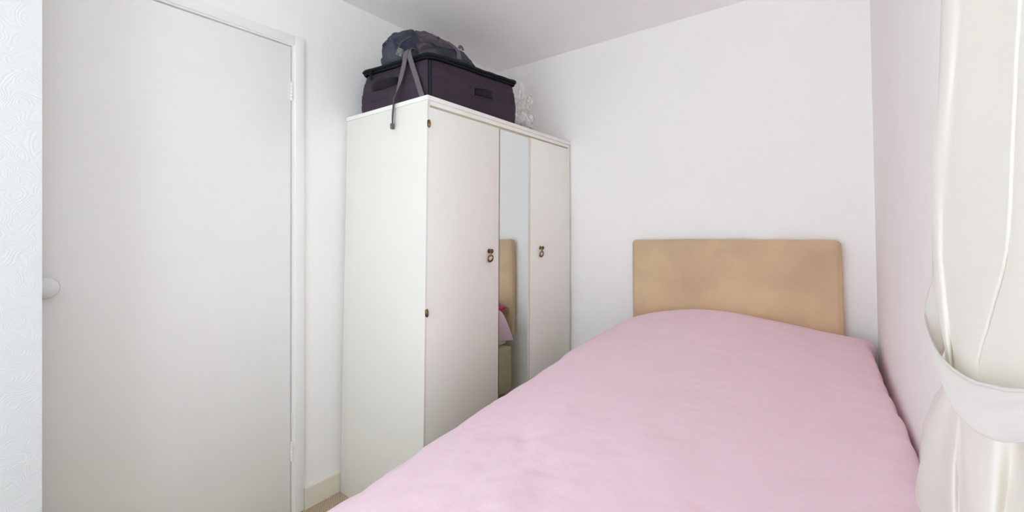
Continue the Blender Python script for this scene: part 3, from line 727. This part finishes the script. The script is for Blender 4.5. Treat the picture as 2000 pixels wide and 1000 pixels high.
TIE=[
((0.1460,1.0420,1.1000),(0.1460,1.0060,1.0730)),
((0.1360,1.0220,1.0810),(0.1360,0.9150,1.0440)),
((0.1260,0.9880,1.0580),(0.1260,0.8420,1.0250)),
((0.1150,0.9280,1.0420),(0.1150,0.8000,1.0120)),
((0.1020,0.7910,1.0390),(0.1030,0.7560,1.0120)),
((0.0920,0.6680,1.0430),(0.0930,0.6450,1.0190)),
((0.0840,0.5470,1.0560),(0.0850,0.5430,1.0210)),
((0.0780,0.4440,1.0720),(0.0800,0.4520,1.0340)),
((0.0750,0.3740,1.0870),(0.0770,0.3810,1.0530)),
((0.0730,0.3280,1.0980),(0.0750,0.3360,1.0700)),
((0.0720,0.2840,1.1110),(0.0740,0.2940,1.0890)),
((0.0740,0.2420,1.1280),(0.0760,0.2490,1.1120)),
((0.0850,0.2400,1.1340),(0.0870,0.2460,1.1220)),
]
# each column of CURTAIN is one fold line of the cloth; resample all of them at common heights
ZL = [0.30 + 1.83*i/150 for i in range(151)]
colsC = []
for j in range(10):
    P = sorted([(row[j][2], row[j][0], row[j][1]) for row in CURTAIN])
    zz = [p[0] for p in P]; xs = [p[1] for p in P]; ys = [p[2] for p in P]
    sm = []
    for z in ZL:
        # light smoothing along the height
        X = Y = 0
        for d, wt in ((-0.012, .25), (0, .5), (0.012, .25)):
            X += wt*float(np.interp(z + d, zz, xs)); Y += wt*float(np.interp(z + d, zz, ys))
        sm.append((X, Y))
    colsC.append(sm)
bm = bmesh.new(); rows = []
for i, z in enumerate(ZL):
    pts = [(0.138, colsC[0][i][1] + 0.05, z)] + [(colsC[j][i][0], colsC[j][i][1], z) for j in range(10)]
    pts += [(0.098, colsC[9][i][1] - 0.07, z), (0.105, colsC[9][i][1] - 0.12, z)]
    row = cr(pts, 9)
    for k, p in enumerate(row):
        p.x += 0.0016*noise.noise(Vector((p.y*16, p.z*5, 1))) + 0.0006*noise.noise(Vector((p.y*60, p.z*30, 3)))
        p.x = min(p.x, XR - 0.003)
    rows.append(row)
grid(bm, rows)
cu = obj('curtain', bm, M_['curtain'], None, True)
sol = cu.modifiers.new('thickness', 'SOLIDIFY'); sol.thickness = 0.0012; sol.offset = 0
tag(cu, 'cream white lined curtain gathered at its waist at the right edge', 'curtain')
# tieback: a shaped band from a hook on the wall round the front of the curtain
top = cr([t[0] for t in TIE], 8); bot = cr([t[1] for t in TIE], 8)
bm = bmesh.new(); rows = []
for i, (a, b) in enumerate(zip(top, bot)):
    row = []
    for k in range(13):
        v = k/12; p = a.lerp(b, v)
        p.x -= 0.004*math.sin(v*math.pi) * min(1, i/40)
        f = i/len(top)
        p.x += 0.0012*noise.noise(Vector((v*7, f*5, 1)))*min(1, f*3)
        p.x -= 0.0009*math.sin(v*20 + f*7)*max(0, min(1, (f - 0.35)*5))*max(0, min(1, v*3))
        row.append(p)
    rows.append(row)
grid(bm, rows)
ti = obj('tieback', bm, M_['tie'], None, True)
sol = ti.modifiers.new('thickness', 'SOLIDIFY'); sol.thickness = 0.002; sol.offset = 1
tag(ti, 'white cloth tieback band looped round the curtain and hooked to the wall', 'tieback')
bm = bmesh.new(); tube(bm, top, 0.0011, 6); obj('edge_piping', bm, M_['tie'], ti, True)

# the rail the curtain hangs from, with its wall brackets
bm = bmesh.new(); tube(bm, [(0.118, -0.72, 2.138), (0.118, 0.92, 2.138)], 0.009, 14)
for y in (-0.68, 0.87): bx(bm, (0.112, y - 0.008, 2.130), (XR - 0.0005, y + 0.008, 2.136), 0.001)
obj('curtain_rail', bm, M_['frame'], cu, True, 40)
